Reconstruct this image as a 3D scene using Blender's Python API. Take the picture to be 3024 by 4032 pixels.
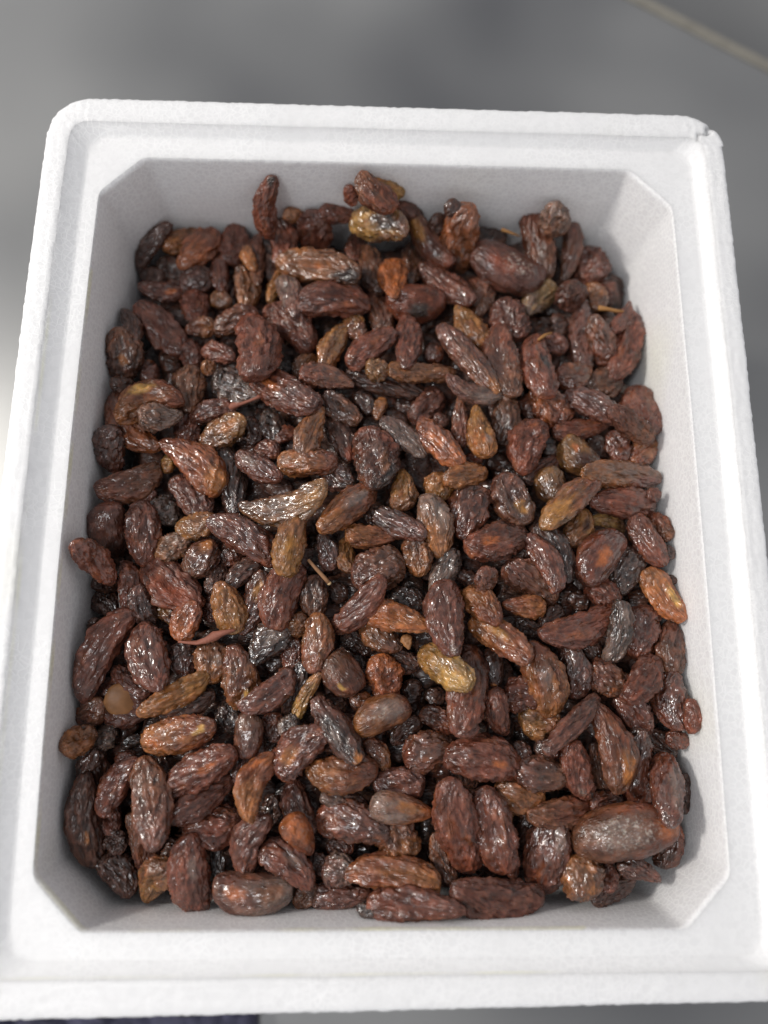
import bpy, math, random
import numpy as np
from mathutils import Matrix, Vector

rng = np.random.default_rng(11)
random.seed(11)
scene = bpy.context.scene
for o in list(bpy.data.objects):
    bpy.data.objects.remove(o)
COL = scene.collection

# ------------------------------------------------------------------ camera
FPX = 2912.0                                    # focal length in photo pixels (3024 x 4032)
CAM = np.array([-.013, -.0779, .3439])
MR = np.array([[0.99945504, -0.01167679, -0.03087502],
               [0.0049314, 0.97766445, -0.21011401],
               [0.03263887, 0.20984725, 0.97718925]])
cd = bpy.data.cameras.new("camera")
cam = bpy.data.objects.new("camera", cd)
COL.objects.link(cam)
cam.matrix_world = Matrix.Translation(Vector(CAM.tolist())) @ Matrix(MR.tolist()).to_4x4()
cd.sensor_fit = 'VERTICAL'
cd.sensor_height = 9.8
cd.lens = FPX / 4032 * 9.8
cd.clip_start = .01
cd.clip_end = 50
cd.dof.use_dof = True
cd.dof.focus_distance = .362
cd.dof.aperture_fstop = .80
scene.camera = cam

# ------------------------------------------------------------------ world and lamps
w = bpy.data.worlds.new("World")
scene.world = w
w.use_nodes = True
bg = w.node_tree.nodes['Background']
# invented gradient: bright horizon added to lighten the inner box walls, dim zenith
wn = w.node_tree
wt = wn.nodes.new('ShaderNodeTexCoord')
ws = wn.nodes.new('ShaderNodeSeparateXYZ')
wr = wn.nodes.new('ShaderNodeValToRGB')
wr.color_ramp.elements[0].position = 0.0; wr.color_ramp.elements[0].color = (1.0, 1.0, 1.03, 1)
wr.color_ramp.elements[1].position = .95; wr.color_ramp.elements[1].color = (.30, .30, .32, 1)
wn.links.new(wt.outputs['Generated'], ws.inputs[0])
wn.links.new(ws.outputs['Z'], wr.inputs[0])
wn.links.new(wr.outputs[0], bg.inputs[0])
bg.inputs[1].default_value = .70

def area(name, loc, target, size, power, color, size_y=None):
    ld = bpy.data.lights.new(name, 'AREA')
    ld.shape = 'RECTANGLE'
    ld.size = size
    ld.size_y = size_y or size
    ld.energy = power
    ld.color = color
    o = bpy.data.objects.new(name, ld)
    COL.objects.link(o)
    o.location = loc
    d = Vector(target) - Vector(loc)
    o.rotation_euler = d.to_track_quat('-Z', 'Y').to_euler()
    return o

area("key_lamp", (-2.0, .42, 1.38), (0, 0, 0), .24, 38, (1.0, .955, .90), .24)
area("window_lamp", (-.55, -.30, 1.35), (0, 0, 0), .26, 6.6, (.97, .98, 1.0), .42)

scene.view_settings.view_transform = 'Standard'
scene.view_settings.look = 'None'
scene.view_settings.exposure = 0.06
scene.view_settings.gamma = 1.0
scene.render.engine = 'CYCLES'

# ------------------------------------------------------------------ numpy noise
def _h(ix, iy, iz, s):
    n = (ix * 374761393 + iy * 668265263 + iz * 2147483647 + s * 144269) & 0xffffffff
    n = ((n ^ (n >> 13)) * 1274126177) & 0xffffffff
    n = (n ^ (n >> 16)) & 0xffffffff
    return n
def noise(P, s=0):
    """gradient noise, roughly -1..1"""
    I = np.floor(P).astype(np.int64)
    F = P - I
    U = F * F * F * (F * (F * 6 - 15) + 10)
    out = 0
    for dx in (0, 1):
        for dy in (0, 1):
            for dz in (0, 1):
                h = _h(I[:, 0] + dx, I[:, 1] + dy, I[:, 2] + dz, s)
                gx = (h & 1023) / 511.5 - 1
                gy = ((h >> 10) & 1023) / 511.5 - 1
                gz = ((h >> 20) & 1023) / 511.5 - 1
                d = gx * (F[:, 0] - dx) + gy * (F[:, 1] - dy) + gz * (F[:, 2] - dz)
                wt = (U[:, 0] if dx else 1 - U[:, 0]) * (U[:, 1] if dy else 1 - U[:, 1]) * (U[:, 2] if dz else 1 - U[:, 2])
                out = out + wt * d
    return out * 1.25
def worley(P, s=0):
    """F1, F2 distances"""
    I = np.floor(P).astype(np.int64)
    f1 = np.full(len(P), 9.)
    f2 = np.full(len(P), 9.)
    for dx in (-1, 0, 1):
        for dy in (-1, 0, 1):
            for dz in (-1, 0, 1):
                a, b, c = I[:, 0] + dx, I[:, 1] + dy, I[:, 2] + dz
                h = _h(a, b, c, s)
                q = np.stack([a + .15 + .7 * (h & 1023) / 1023, b + .15 + .7 * ((h >> 10) & 1023) / 1023, c + .15 + .7 * ((h >> 20) & 1023) / 1023], 1)
                d = np.sqrt(((P - q) ** 2).sum(1))
                m = d < f1
                f2 = np.where(m, f1, np.minimum(f2, d))
                f1 = np.where(m, d, f1)
    return f1, f2

# ------------------------------------------------------------------ helpers
def mesh_obj(name, V, Fq, mat, parent=None, colors=None, extra=None, smooth=True):
    me = bpy.data.meshes.new(name)
    V = np.asarray(V, np.float32)
    Fq = np.asarray(Fq, np.int32)
    k = Fq.shape[1]
    me.vertices.add(len(V))
    me.vertices.foreach_set('co', V.ravel())
    me.loops.add(Fq.size)
    me.loops.foreach_set('vertex_index', Fq.ravel())
    me.polygons.add(len(Fq))
    me.polygons.foreach_set('loop_start', np.arange(len(Fq), dtype=np.int32) * k)
    me.polygons.foreach_set('use_smooth', np.full(len(Fq), smooth))
    me.update(calc_edges=True)
    me.validate()
    if colors is not None:
        a = me.color_attributes.new('tint', 'FLOAT_COLOR', 'POINT')
        c = np.ones((len(V), 4), np.float32)
        c[:, :colors.shape[1]] = colors
        a.data.foreach_set('color', c.ravel())
    if extra is not None:
        for nm, arr in extra.items():
            a = me.attributes.new(nm, 'FLOAT', 'POINT')
            a.data.foreach_set('value', arr.astype(np.float32))
    me.materials.append(mat)
    o = bpy.data.objects.new(name, me)
    COL.objects.link(o)
    if parent is not None:
        o.parent = parent
    return o
def tag(o, label=None, cat=None, group=None, kind=None):
    if label: o['label'] = label
    if cat: o['category'] = cat
    if group: o['group'] = group
    if kind: o['kind'] = kind
    return o
def grid_faces(n, m, wrap):
    """n rows (open) x m columns (wrapped if wrap)"""
    i, j = np.meshgrid(np.arange(n - 1), np.arange(m if wrap else m - 1), indexing='ij')
    j2 = (j + 1) % m
    return np.stack([i * m + j, i * m + j2, (i + 1) * m + j2, (i + 1) * m + j], -1).reshape(-1, 4)
def ray(u, v):
    r = MR @ np.array([(u - 1512) / FPX, -(v - 2016) / FPX, -1.])
    return r                      # depth along the view axis = parameter
def at(u, v, z):
    r = ray(u, v)
    return CAM + r * ((z - CAM[2]) / r[2])
def new_mat(name):
    m = bpy.data.materials.new(name)
    m.use_nodes = True
    nt = m.node_tree
    return m, nt, nt.nodes['Principled BSDF']
def node(nt, typ, **kw):
    n = nt.nodes.new(typ)
    for k, v in kw.items():
        if k.startswith('_'):
            n.inputs[k[1:].replace('_', ' ')].default_value = v
        else:
            setattr(n, k, v)
    return n

# ------------------------------------------------------------------ materials
def mat_raisin():
    m, nt, b = new_mat('raisin_skin')
    L = nt.links
    a = node(nt, 'ShaderNodeAttribute', attribute_name='tint')
    dusty = node(nt, 'ShaderNodeAttribute', attribute_name='dust')
    tc = node(nt, 'ShaderNodeTexCoord')
    mp = node(nt, 'ShaderNodeMapping')
    mp.inputs['Scale'].default_value = (170, 540, 540)
    L.new(tc.outputs['Object'], mp.inputs[0])
    n1 = node(nt, 'ShaderNodeTexNoise', noise_type='RIDGED_MULTIFRACTAL', _Scale=1.0, _Detail=3.0, _Roughness=.65, _Distortion=.9)
    L.new(mp.outputs[0], n1.inputs['Vector'])
    n2 = node(nt, 'ShaderNodeTexNoise', _Scale=260.0, _Detail=3.0, _Roughness=.6)
    L.new(tc.outputs['Object'], n2.inputs['Vector'])
    # gentle mottling of the skin's own colour
    mr = node(nt, 'ShaderNodeMapRange')
    mr.inputs['From Min'].default_value = .35; mr.inputs['From Max'].default_value = .68
    mr.inputs['To Min'].default_value = .62; mr.inputs['To Max'].default_value = 1.35
    L.new(n2.outputs['Fac'], mr.inputs['Value'])
    mul = node(nt, 'ShaderNodeVectorMath', operation='SCALE')
    L.new(a.outputs['Color'], mul.inputs[0]); L.new(mr.outputs[0], mul.inputs['Scale'])
    # powdery bloom
    mx = node(nt, 'ShaderNodeMix', data_type='RGBA')
    n3 = node(nt, 'ShaderNodeTexNoise', _Scale=620.0, _Detail=4.0, _Roughness=.7)
    L.new(tc.outputs['Object'], n3.inputs['Vector'])
    th = node(nt, 'ShaderNodeMapRange')
    th.inputs['From Min'].default_value = .50; th.inputs['From Max'].default_value = .66
    L.new(n3.outputs['Fac'], th.inputs['Value'])
    mm = node(nt, 'ShaderNodeMath', operation='MULTIPLY')
    L.new(th.outputs[0], mm.inputs[0]); L.new(dusty.outputs['Fac'], mm.inputs[1])
    L.new(mm.outputs[0], mx.inputs['Factor'])
    L.new(mul.outputs[0], mx.inputs['A'])
    mx.inputs['B'].default_value = (.50, .44, .38, 1)
    # thin pale crests: dusty skin plus light on the ridges, put into the colour
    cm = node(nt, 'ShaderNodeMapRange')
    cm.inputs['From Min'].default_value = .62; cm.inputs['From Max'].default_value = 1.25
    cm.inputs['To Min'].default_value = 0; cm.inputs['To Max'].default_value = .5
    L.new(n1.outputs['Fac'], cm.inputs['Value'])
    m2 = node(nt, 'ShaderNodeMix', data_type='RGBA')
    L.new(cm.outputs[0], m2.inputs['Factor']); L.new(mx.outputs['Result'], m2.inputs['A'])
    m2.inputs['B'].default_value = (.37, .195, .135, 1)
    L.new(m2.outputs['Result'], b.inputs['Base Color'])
    rr = node(nt, 'ShaderNodeMapRange')
    rr.inputs['From Min'].default_value = .3; rr.inputs['From Max'].default_value = .7
    rr.inputs['To Min'].default_value = .30; rr.inputs['To Max'].default_value = .52
    L.new(n2.outputs['Fac'], rr.inputs['Value'])
    L.new(rr.outputs[0], b.inputs['Roughness'])
    b.inputs['Specular IOR Level'].default_value = .5
    gl = node(nt, 'ShaderNodeAttribute', attribute_name='gloss')
    L.new(gl.outputs['Fac'], b.inputs['Coat Weight'])
    b.inputs['Coat Roughness'].default_value = .13
    b.inputs['Coat IOR'].default_value = 1.6
    b.inputs['Subsurface Weight'].default_value = .24
    b.inputs['Subsurface Radius'].default_value = (1.0, .35, .12)
    b.inputs['Subsurface Scale'].default_value = .0022
    bp = node(nt, 'ShaderNodeBump', _Strength=1.0, _Distance=.0009)
    L.new(n1.outputs['Fac'], bp.inputs['Height'])
    L.new(bp.outputs[0], b.inputs['Normal'])
    L.new(bp.outputs[0], b.inputs['Coat Normal'])
    return m
def mat_foam(name='foam_beads', lo=(.86, .86, .86, 1), hi=(.90, .90, .90, 1), least=.1):
    m, nt, b = new_mat(name)
    L = nt.links
    tc = node(nt, 'ShaderNodeTexCoord')
    nz = node(nt, 'ShaderNodeTexNoise', _Scale=150.0, _Detail=1.0)
    L.new(tc.outputs['Object'], nz.inputs['Vector'])
    vm = node(nt, 'ShaderNodeVectorMath', operation='MULTIPLY_ADD')
    vm.inputs[1].default_value = (.0012, .0012, .0012)
    L.new(nz.outputs['Color'], vm.inputs[0]); L.new(tc.outputs['Object'], vm.inputs[2])
    vo = node(nt, 'ShaderNodeTexVoronoi', feature='DISTANCE_TO_EDGE', _Scale=325.0, _Randomness=.8)
    L.new(vm.outputs[0], vo.inputs['Vector'])
    mr = node(nt, 'ShaderNodeMapRange')
    mr.inputs['From Min'].default_value = .0; mr.inputs['From Max'].default_value = .15
    mr.inputs['To Min'].default_value = 1; mr.inputs['To Max'].default_value = 0
    L.new(vo.outputs['Distance'], mr.inputs['Value'])
    vc = node(nt, 'ShaderNodeTexVoronoi', feature='F1', _Scale=325.0, _Randomness=.8)
    L.new(vm.outputs[0], vc.inputs['Vector'])
    cell = node(nt, 'ShaderNodeMix', data_type='RGBA')
    cell.inputs['A'].default_value = lo
    cell.inputs['B'].default_value = hi
    sep = node(nt, 'ShaderNodeSeparateColor')
    L.new(vc.outputs['Color'], sep.inputs[0]); L.new(sep.outputs[0], cell.inputs['Factor'])
    seam = node(nt, 'ShaderNodeMix', data_type='RGBA')
    big = node(nt, 'ShaderNodeTexNoise', _Scale=22.0, _Detail=2.0)
    L.new(tc.outputs['Object'], big.inputs['Vector'])
    bm = node(nt, 'ShaderNodeMapRange')
    bm.inputs['From Min'].default_value = .38; bm.inputs['From Max'].default_value = .62
    bm.inputs['To Min'].default_value = least; bm.inputs['To Max'].default_value = 1
    L.new(big.outputs['Fac'], bm.inputs['Value'])
    sm_ = node(nt, 'ShaderNodeMath', operation='MULTIPLY')
    L.new(mr.outputs[0], sm_.inputs[0]); L.new(bm.outputs[0], sm_.inputs[1])
    L.new(sm_.outputs[0], seam.inputs['Factor']); L.new(cell.outputs['Result'], seam.inputs['A'])
    seam.inputs['B'].default_value = (.98, .98, .975, 1)
    at_ = node(nt, 'ShaderNodeAttribute', attribute_name='tint')
    st = node(nt, 'ShaderNodeMix', data_type='RGBA', blend_type='MULTIPLY')
    st.inputs['Factor'].default_value = 1
    L.new(seam.outputs['Result'], st.inputs['A']); L.new(at_.outputs['Color'], st.inputs['B'])
    L.new(st.outputs['Result'], b.inputs['Base Color'])
    b.inputs['Roughness'].default_value = .42
    b.inputs['Specular IOR Level'].default_value = .35
    b.inputs['Subsurface Weight'].default_value = .65
    b.inputs['Subsurface Radius'].default_value = (1, 1, 1)
    b.inputs['Subsurface Scale'].default_value = .009
    # seams stand up a hair, with little moulding pips in clusters
    pip = node(nt, 'ShaderNodeTexVoronoi', feature='F1', _Scale=900.0)
    L.new(tc.outputs['Object'], pip.inputs['Vector'])
    pm = node(nt, 'ShaderNodeMapRange')
    pm.inputs['From Min'].default_value = .18; pm.inputs['From Max'].default_value = .36
    pm.inputs['To Min'].default_value = 1; pm.inputs['To Max'].default_value = 0
    L.new(pip.outputs['Distance'], pm.inputs['Value'])
    cl = node(nt, 'ShaderNodeTexVoronoi', feature='F1', _Scale=24.0, _Randomness=.4)
    L.new(tc.outputs['Object'], cl.inputs['Vector'])
    cm = node(nt, 'ShaderNodeMath', operation='LESS_THAN')
    cm.inputs[1].default_value = .115
    L.new(cl.outputs['Distance'], cm.inputs[0])
    pp = node(nt, 'ShaderNodeMath', operation='MULTIPLY')
    L.new(pm.outputs[0], pp.inputs[0]); L.new(cm.outputs[0], pp.inputs[1])
    ad = node(nt, 'ShaderNodeMath', operation='ADD')
    L.new(sm_.outputs[0], ad.inputs[0]); L.new(pp.outputs[0], ad.inputs[1])
    bp = node(nt, 'ShaderNodeBump', _Strength=.25, _Distance=.0004)
    L.new(ad.outputs[0], bp.inputs['Height'])
    L.new(bp.outputs[0], b.inputs['Normal'])
    return m
def mat_steel(name='worn_steel', k=1.):
    m, nt, b = new_mat(name)
    L = nt.links
    tc = node(nt, 'ShaderNodeTexCoord')
    n = node(nt, 'ShaderNodeTexNoise', _Scale=3.0, _Detail=2.0, _Roughness=.45)
    L.new(tc.outputs['Object'], n.inputs['Vector'])
    mx = node(nt, 'ShaderNodeMix', data_type='RGBA')
    mx.inputs['A'].default_value = (.19 * k, .195 * k, .205 * k, 1)
    mx.inputs['B'].default_value = (.70 * k, .70 * k, .675 * k, 1)
    fr = node(nt, 'ShaderNodeMapRange')
    fr.inputs['From Min'].default_value = .24; fr.inputs['From Max'].default_value = .78
    L.new(n.outputs['Fac'], fr.inputs['Value'])
    L.new(fr.outputs[0], mx.inputs['Factor'])
    L.new(mx.outputs['Result'], b.inputs['Base Color'])
    b.inputs['Metallic'].default_value = .75
    b.inputs['Roughness'].default_value = .38
    mp = node(nt, 'ShaderNodeMapping')
    mp.inputs['Scale'].default_value = (30, 900, 1)
    L.new(tc.outputs['Object'], mp.inputs[0])
    br = node(nt, 'ShaderNodeTexNoise', _Scale=1.0, _Detail=2.0)
    L.new(mp.outputs[0], br.inputs['Vector'])
    bp = node(nt, 'ShaderNodeBump', _Strength=.15, _Distance=.0005)
    L.new(br.outputs['Fac'], bp.inputs['Height'])
    L.new(bp.outputs[0], b.inputs['Normal'])
    return m
def mat_plain(name, col, rough=.6, noise_scale=300., var=.3, bump=.0004):
    m, nt, b = new_mat(name)
    L = nt.links
    tc = node(nt, 'ShaderNodeTexCoord')
    n = node(nt, 'ShaderNodeTexNoise', _Scale=noise_scale, _Detail=3.0)
    L.new(tc.outputs['Object'], n.inputs['Vector'])
    mx = node(nt, 'ShaderNodeMix', data_type='RGBA')
    mx.inputs['A'].default_value = tuple(c * (1 - var) for c in col) + (1,)
    mx.inputs['B'].default_value = tuple(min(1, c * (1 + var)) for c in col) + (1,)
    L.new(n.outputs['Fac'], mx.inputs['Factor'])
    L.new(mx.outputs['Result'], b.inputs['Base Color'])
    b.inputs['Roughness'].default_value = rough
    bp = node(nt, 'ShaderNodeBump', _Strength=.6, _Distance=bump)
    L.new(n.outputs['Fac'], bp.inputs['Height'])
    L.new(bp.outputs[0], b.inputs['Normal'])
    return m
M_RAISIN = mat_raisin()
M_FOAM = mat_foam()
M_FOAM_IN = mat_foam('foam_beads_inside', (.84, .835, .84, 1), (.88, .875, .88, 1), 1.1)
M_FOAM_OF = [M_FOAM, M_FOAM, M_FOAM, M_FOAM_IN]
M_STEEL = mat_steel()
M_STEEL_DARK = mat_steel('dull_steel', .7)
M_TWIG = mat_plain('dry_twig', (.30, .15, .07), .7, 900)
M_REDTWIG = mat_plain('red_twig', (.27, .095, .06), .7, 900)
M_GOLDTWIG = mat_plain('golden_twig', (.36, .17, .05), .6, 700)
M_ENDWOOD = mat_plain('pale_end_wood', (.55, .38, .20), .8, 900)
M_SEED = mat_plain('tan_seed', (.30, .135, .05), .5, 160, .7)
M_PALESEED = mat_plain('pale_seed', (.42, .37, .34), .3, 500, .2)
M_STRIP = mat_plain('beige_sealant', (.25, .235, .20), .6, 60)
M_CLOTH = mat_plain('navy_cloth', (.05, .05, .085), .9, 60, .9)

# ------------------------------------------------------------------ table
TZ = -.236
def quad_slab(name, P, mat, t, kind=None):
    P = np.array(P)
    V = np.vstack([P, P - [0, 0, t]])
    F = [(0, 1, 2, 3), (7, 6, 5, 4), (0, 4, 5, 1), (1, 5, 6, 2), (2, 6, 7, 3), (3, 7, 4, 0)]
    o = mesh_obj(name, V, F, mat, smooth=False)
    return o
# the sealed joint runs across the far right corner of the worktop
J0 = at(2515, 0, TZ); J1 = at(3024, 262, TZ)
jd = (J1 - J0); jd[2] = 0; jd /= np.linalg.norm(jd)
jn = np.array([-jd[1], jd[0], 0.])                       # to the far side
A_ = J0 - jd * 1.6; B_ = J1 + jd * 1.6
top = quad_slab('table_top', [A_ - jn * 2.4, B_ - jn * 2.4, B_ - jn * .006, A_ - jn * .006], M_STEEL, .04)
tag(top, kind='structure')
far = quad_slab('table_top', [A_ + jn * .006, B_ + jn * .006, B_ + jn * 1.2, A_ + jn * 1.2], M_STEEL_DARK, .04)
far.location.z -= .012
tag(far, kind='structure')
strip = quad_slab('table_joint', [A_ - jn * .0055 + [0, 0, .001], B_ - jn * .0055 + [0, 0, .001], B_ + jn * .0055 + [0, 0, .001], A_ + jn * .0055 + [0, 0, .001]], M_STRIP, .03)
tag(strip, kind='structure')

# ------------------------------------------------------------------ foam box
def loop(xl, xr, yt, yb, rad, arc, bl=.0026, br=.0012, ns=(150, 190), nc=26):
    """closed loop, counter clockwise from the near right corner; rad may be (rx, ry) cut at each corner; arc False = straight chamfer"""
    rx, ry = rad if isinstance(rad, tuple) else (rad, rad)
    pts = []
    def bowx(x, y, side):
        b = yt if y > 0 else -yb
        k = 1 - (y / max(b, 1e-6)) ** 2
        return x + (k * br if side > 0 else -k * bl)
    def seg(p, q, n, side=0):
        for i in range(n):
            t = i / n
            x, y = p[0] + (q[0] - p[0]) * t, p[1] + (q[1] - p[1]) * t
            if side: x = bowx(x, y, side)
            pts.append((x, y))
    def corner(cx, cy, a0, n):
        for i in range(n):
            t = i / n
            if arc:
                a = math.radians(a0 + 90 * t)
                x, y = cx + rx * math.cos(a), cy + ry * math.sin(a)
            else:
                a, b_ = math.radians(a0), math.radians(a0 + 90)
                x = cx + rx * (math.cos(a) * (1 - t) + math.cos(b_) * t)
                y = cy + ry * (math.sin(a) * (1 - t) + math.sin(b_) * t)
            pts.append((x, y))
    seg((xr, yb + ry), (xr, yt - ry), ns[1], 1)
    corner(xr - rx, yt - ry, 0, nc)
    seg((xr - rx, yt), (xl + rx, yt), ns[0])
    corner(xl + rx, yt - ry, 90, nc)
    seg((xl, yt - ry), (xl, yb + ry), ns[1], -1)
    corner(xl + rx, yb + ry, 180, nc)
    seg((xl + rx, yb), (xr - rx, yb), ns[0])
    corner(xr - rx, yb + ry, 270, nc)
    return np.array(pts)
K_OUT = loop(-.1778, .1776, .2155, -.2144, .021, True)
K_LIP = loop(-.1662, .1675, .2012, -.2012, .009, True)
K_OUT[:, 1] += np.where(K_OUT[:, 1] < -.17, .0139 * K_OUT[:, 0], 0)
K_LIP[:, 1] += np.where(K_LIP[:, 1] < -.17, .0053 * K_LIP[:, 0], 0)
K_STEP = loop(-.1578, .1615, .1968, -.1965, .011, True)
K_OPEN = loop(-.1495, .1490, .1842, -.1853, (.0215, .0215), False)
for _ in range(3):
    K_OPEN = (np.roll(K_OPEN, 1, 0) + K_OPEN + np.roll(K_OPEN, -1, 0)) / 3
HLIP = .0059
TAPER = .05
NL = len(K_OUT)
rows = []
kinds = []
def shrink(K, d):
    c = K.copy()
    s = np.sign(c)
    return c - np.stack([np.clip(c[:, 0] / .15, -1, 1) * d, np.clip(c[:, 1] / .185, -1, 1) * d], 1)
def row(XY, z, tagk):
    rows.append(np.column_stack([XY, np.full(NL, z) if np.isscalar(z) else z])); kinds.append(tagk)
for z in (TZ + .0005, -.16, -.08, -.03):
    row(shrink(K_OUT, .004 + .016 * (-z / .236)), z, 'wall')
row(shrink(K_OUT, .0035), -.0265, 'wall')
row(shrink(K_OUT, .0002), -.0250, 'wall')
for z in np.linspace(-.022, .0032, 14):
    row(shrink(K_OUT, .0), z, 'rim')
for a in (20, 45, 70):
    a = math.radians(a)
    row(shrink(K_OUT, .0022 * (1 - math.cos(a))), .0037 + .0022 * math.sin(a), 'rim')
n = 9
for i in range(n):
    t = i / (n - 1)
    P = shrink(K_OUT, .0022) * (1 - t) + K_LIP * t
    if t == 1: P = K_LIP
    row(P, HLIP - (.0005 if t == 1 else 0), 'rim')
n = 7
for i in range(1, n + 1):
    t = i / n
    row(K_LIP * (1 - t) + K_STEP * t, (HLIP - .0005) * (1 - (t ** .85)) + .0004 * (1 - t), 'step')
n = 9
for i in range(1, n + 1):
    t = i / n * .94
    row(K_STEP * (1 - t) + K_OPEN * t, 0., 'ledge')
row(K_STEP * .02 + K_OPEN * .98, -.0003, 'edge')
row(K_OPEN, -.0012, 'edge')
for z in np.linspace(-.0025, -.06, 44):
    row(shrink(K_OPEN, TAPER * -z), z, 'inner')
for z in (-.09, -.13, -.17, -.205):
    row(shrink(K_OPEN, TAPER * -z), z, 'inner')
for s in (.66, .33, .02):
    row(shrink(K_OPEN, TAPER * .205) * s, -.206, 'inner')
V = np.vstack(rows)
# beads swell a little under the skin; the rim's outline is scalloped by them
R_ = np.array(rows)
du = np.roll(R_, -1, 1) - np.roll(R_, 1, 1)
dv = np.gradient(R_, axis=0)
N_ = np.cross(du, dv); N_ /= np.linalg.norm(N_, axis=2, keepdims=True) + 1e-12
N_ = N_.reshape(-1, 3)
if N_[len(N_) // 2 * 0 + 12 * NL, 0] < 0: N_ = -N_
f1, f2 = worley(V / .0041, 3)
amp = np.array([{'wall': .0, 'rim': .00075, 'step': .00035, 'ledge': .0002, 'edge': .00035, 'inner': .00022}[k] for k in kinds])
ampv = np.repeat(amp, NL)
disp = (f2 - f1) ** .5
# outward side of the rim shows the beads most
V = V + N_ * ((disp - .5) * ampv)[:, None]
V[:, 2] += noise(V * [25, 25, 0] + 5, 9) * .0005 * (np.abs(V[:, 2]) < .02)
# crack and broken step at the far right corner of the rim
cdir = np.array([.76, .65]); cpt = np.array([.1668, .2035])
rel = V[:, :2] - cpt
along = rel @ cdir; across = rel @ np.array([-cdir[1], cdir[0]]) + .0012 * np.sin(along * 900)
cmask = (along > -.005) & (V[:, 2] > -.024)
g = np.exp(-(across / .0009) ** 2) * cmask
V[:, 2] -= g * .0038 * np.clip((along + .005) / .008, 0, 1)
side = (cmask & (across < 0) & (across > -.011) & (along > .002)).astype(float)
V[:, 0] += side * .0016; V[:, 1] -= side * .0006
# stain: thin yellow line of oil dye along the inside edges on the left and near sides
tint = np.ones((len(V), 3))
kk = np.repeat(np.array([{'edge': 1., 'ledge': .0, 'inner': .0, 'step': 0., 'rim': 0., 'wall': 0}[k] for k in kinds]), NL)
# the first inner rows and the lip's inner corner carry it too
idx_edge = [i for i, k in enumerate(kinds) if k == 'edge']
rowi = np.repeat(np.arange(len(kinds)), NL)
kk = np.maximum(kk, (rowi == idx_edge[-1] + 1) * .8)
idx_step = [i for i, k in enumerate(kinds) if k == 'step']
lipc = (rowi == idx_step[0]) * .55
leftnear = ((V[:, 0] < -.12) & (V[:, 1] < .12)) | ((V[:, 1] < -.17) & (V[:, 0] < .085))
nn = np.clip(noise(V * [28, 28, 28], 21) * 1.6 + .75, 0, 1)
s_ = (kk + lipc) * leftnear * nn
tint -= s_[:, None] * np.array([.03, .04, .26]) * np.clip(noise(V * [45, 45, 45], 22) * 2 + .6, 0, 1)[:, None]
blot = np.clip(noise(V * [14, 14, 14] + 3, 33) * 2.2 - .55, 0, 1) * ((rowi < idx_step[0]) | (rowi > idx_edge[-1]))
tint -= blot[:, None] * np.array([.02, .02, .12])
tint *= (1 - np.clip(g, 0, 1)[:, None] * .35)
Fq = grid_faces(len(kinds), NL, True)
box = bpy.data.objects.new('foam_box', None)
COL.objects.link(box)
box.location = (0, 0, TZ)
krow = np.repeat(np.array([dict(wall=0, rim=1, step=2, ledge=2, edge=3, inner=3)[k] for k in kinds[1:]]), NL)
for pi, pn in enumerate(('outer_wall', 'rim', 'ledge', 'inner_wall')):
    f = Fq[krow == pi]
    ids, inv = np.unique(f, return_inverse=True)
    mesh_obj(pn, V[ids] - [0, 0, TZ], inv.reshape(-1, 4), M_FOAM_OF[pi], parent=box, colors=tint[ids])
tag(box, 'white foam box with chamfered corners, full of raisins, on the steel table', 'box')

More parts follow.
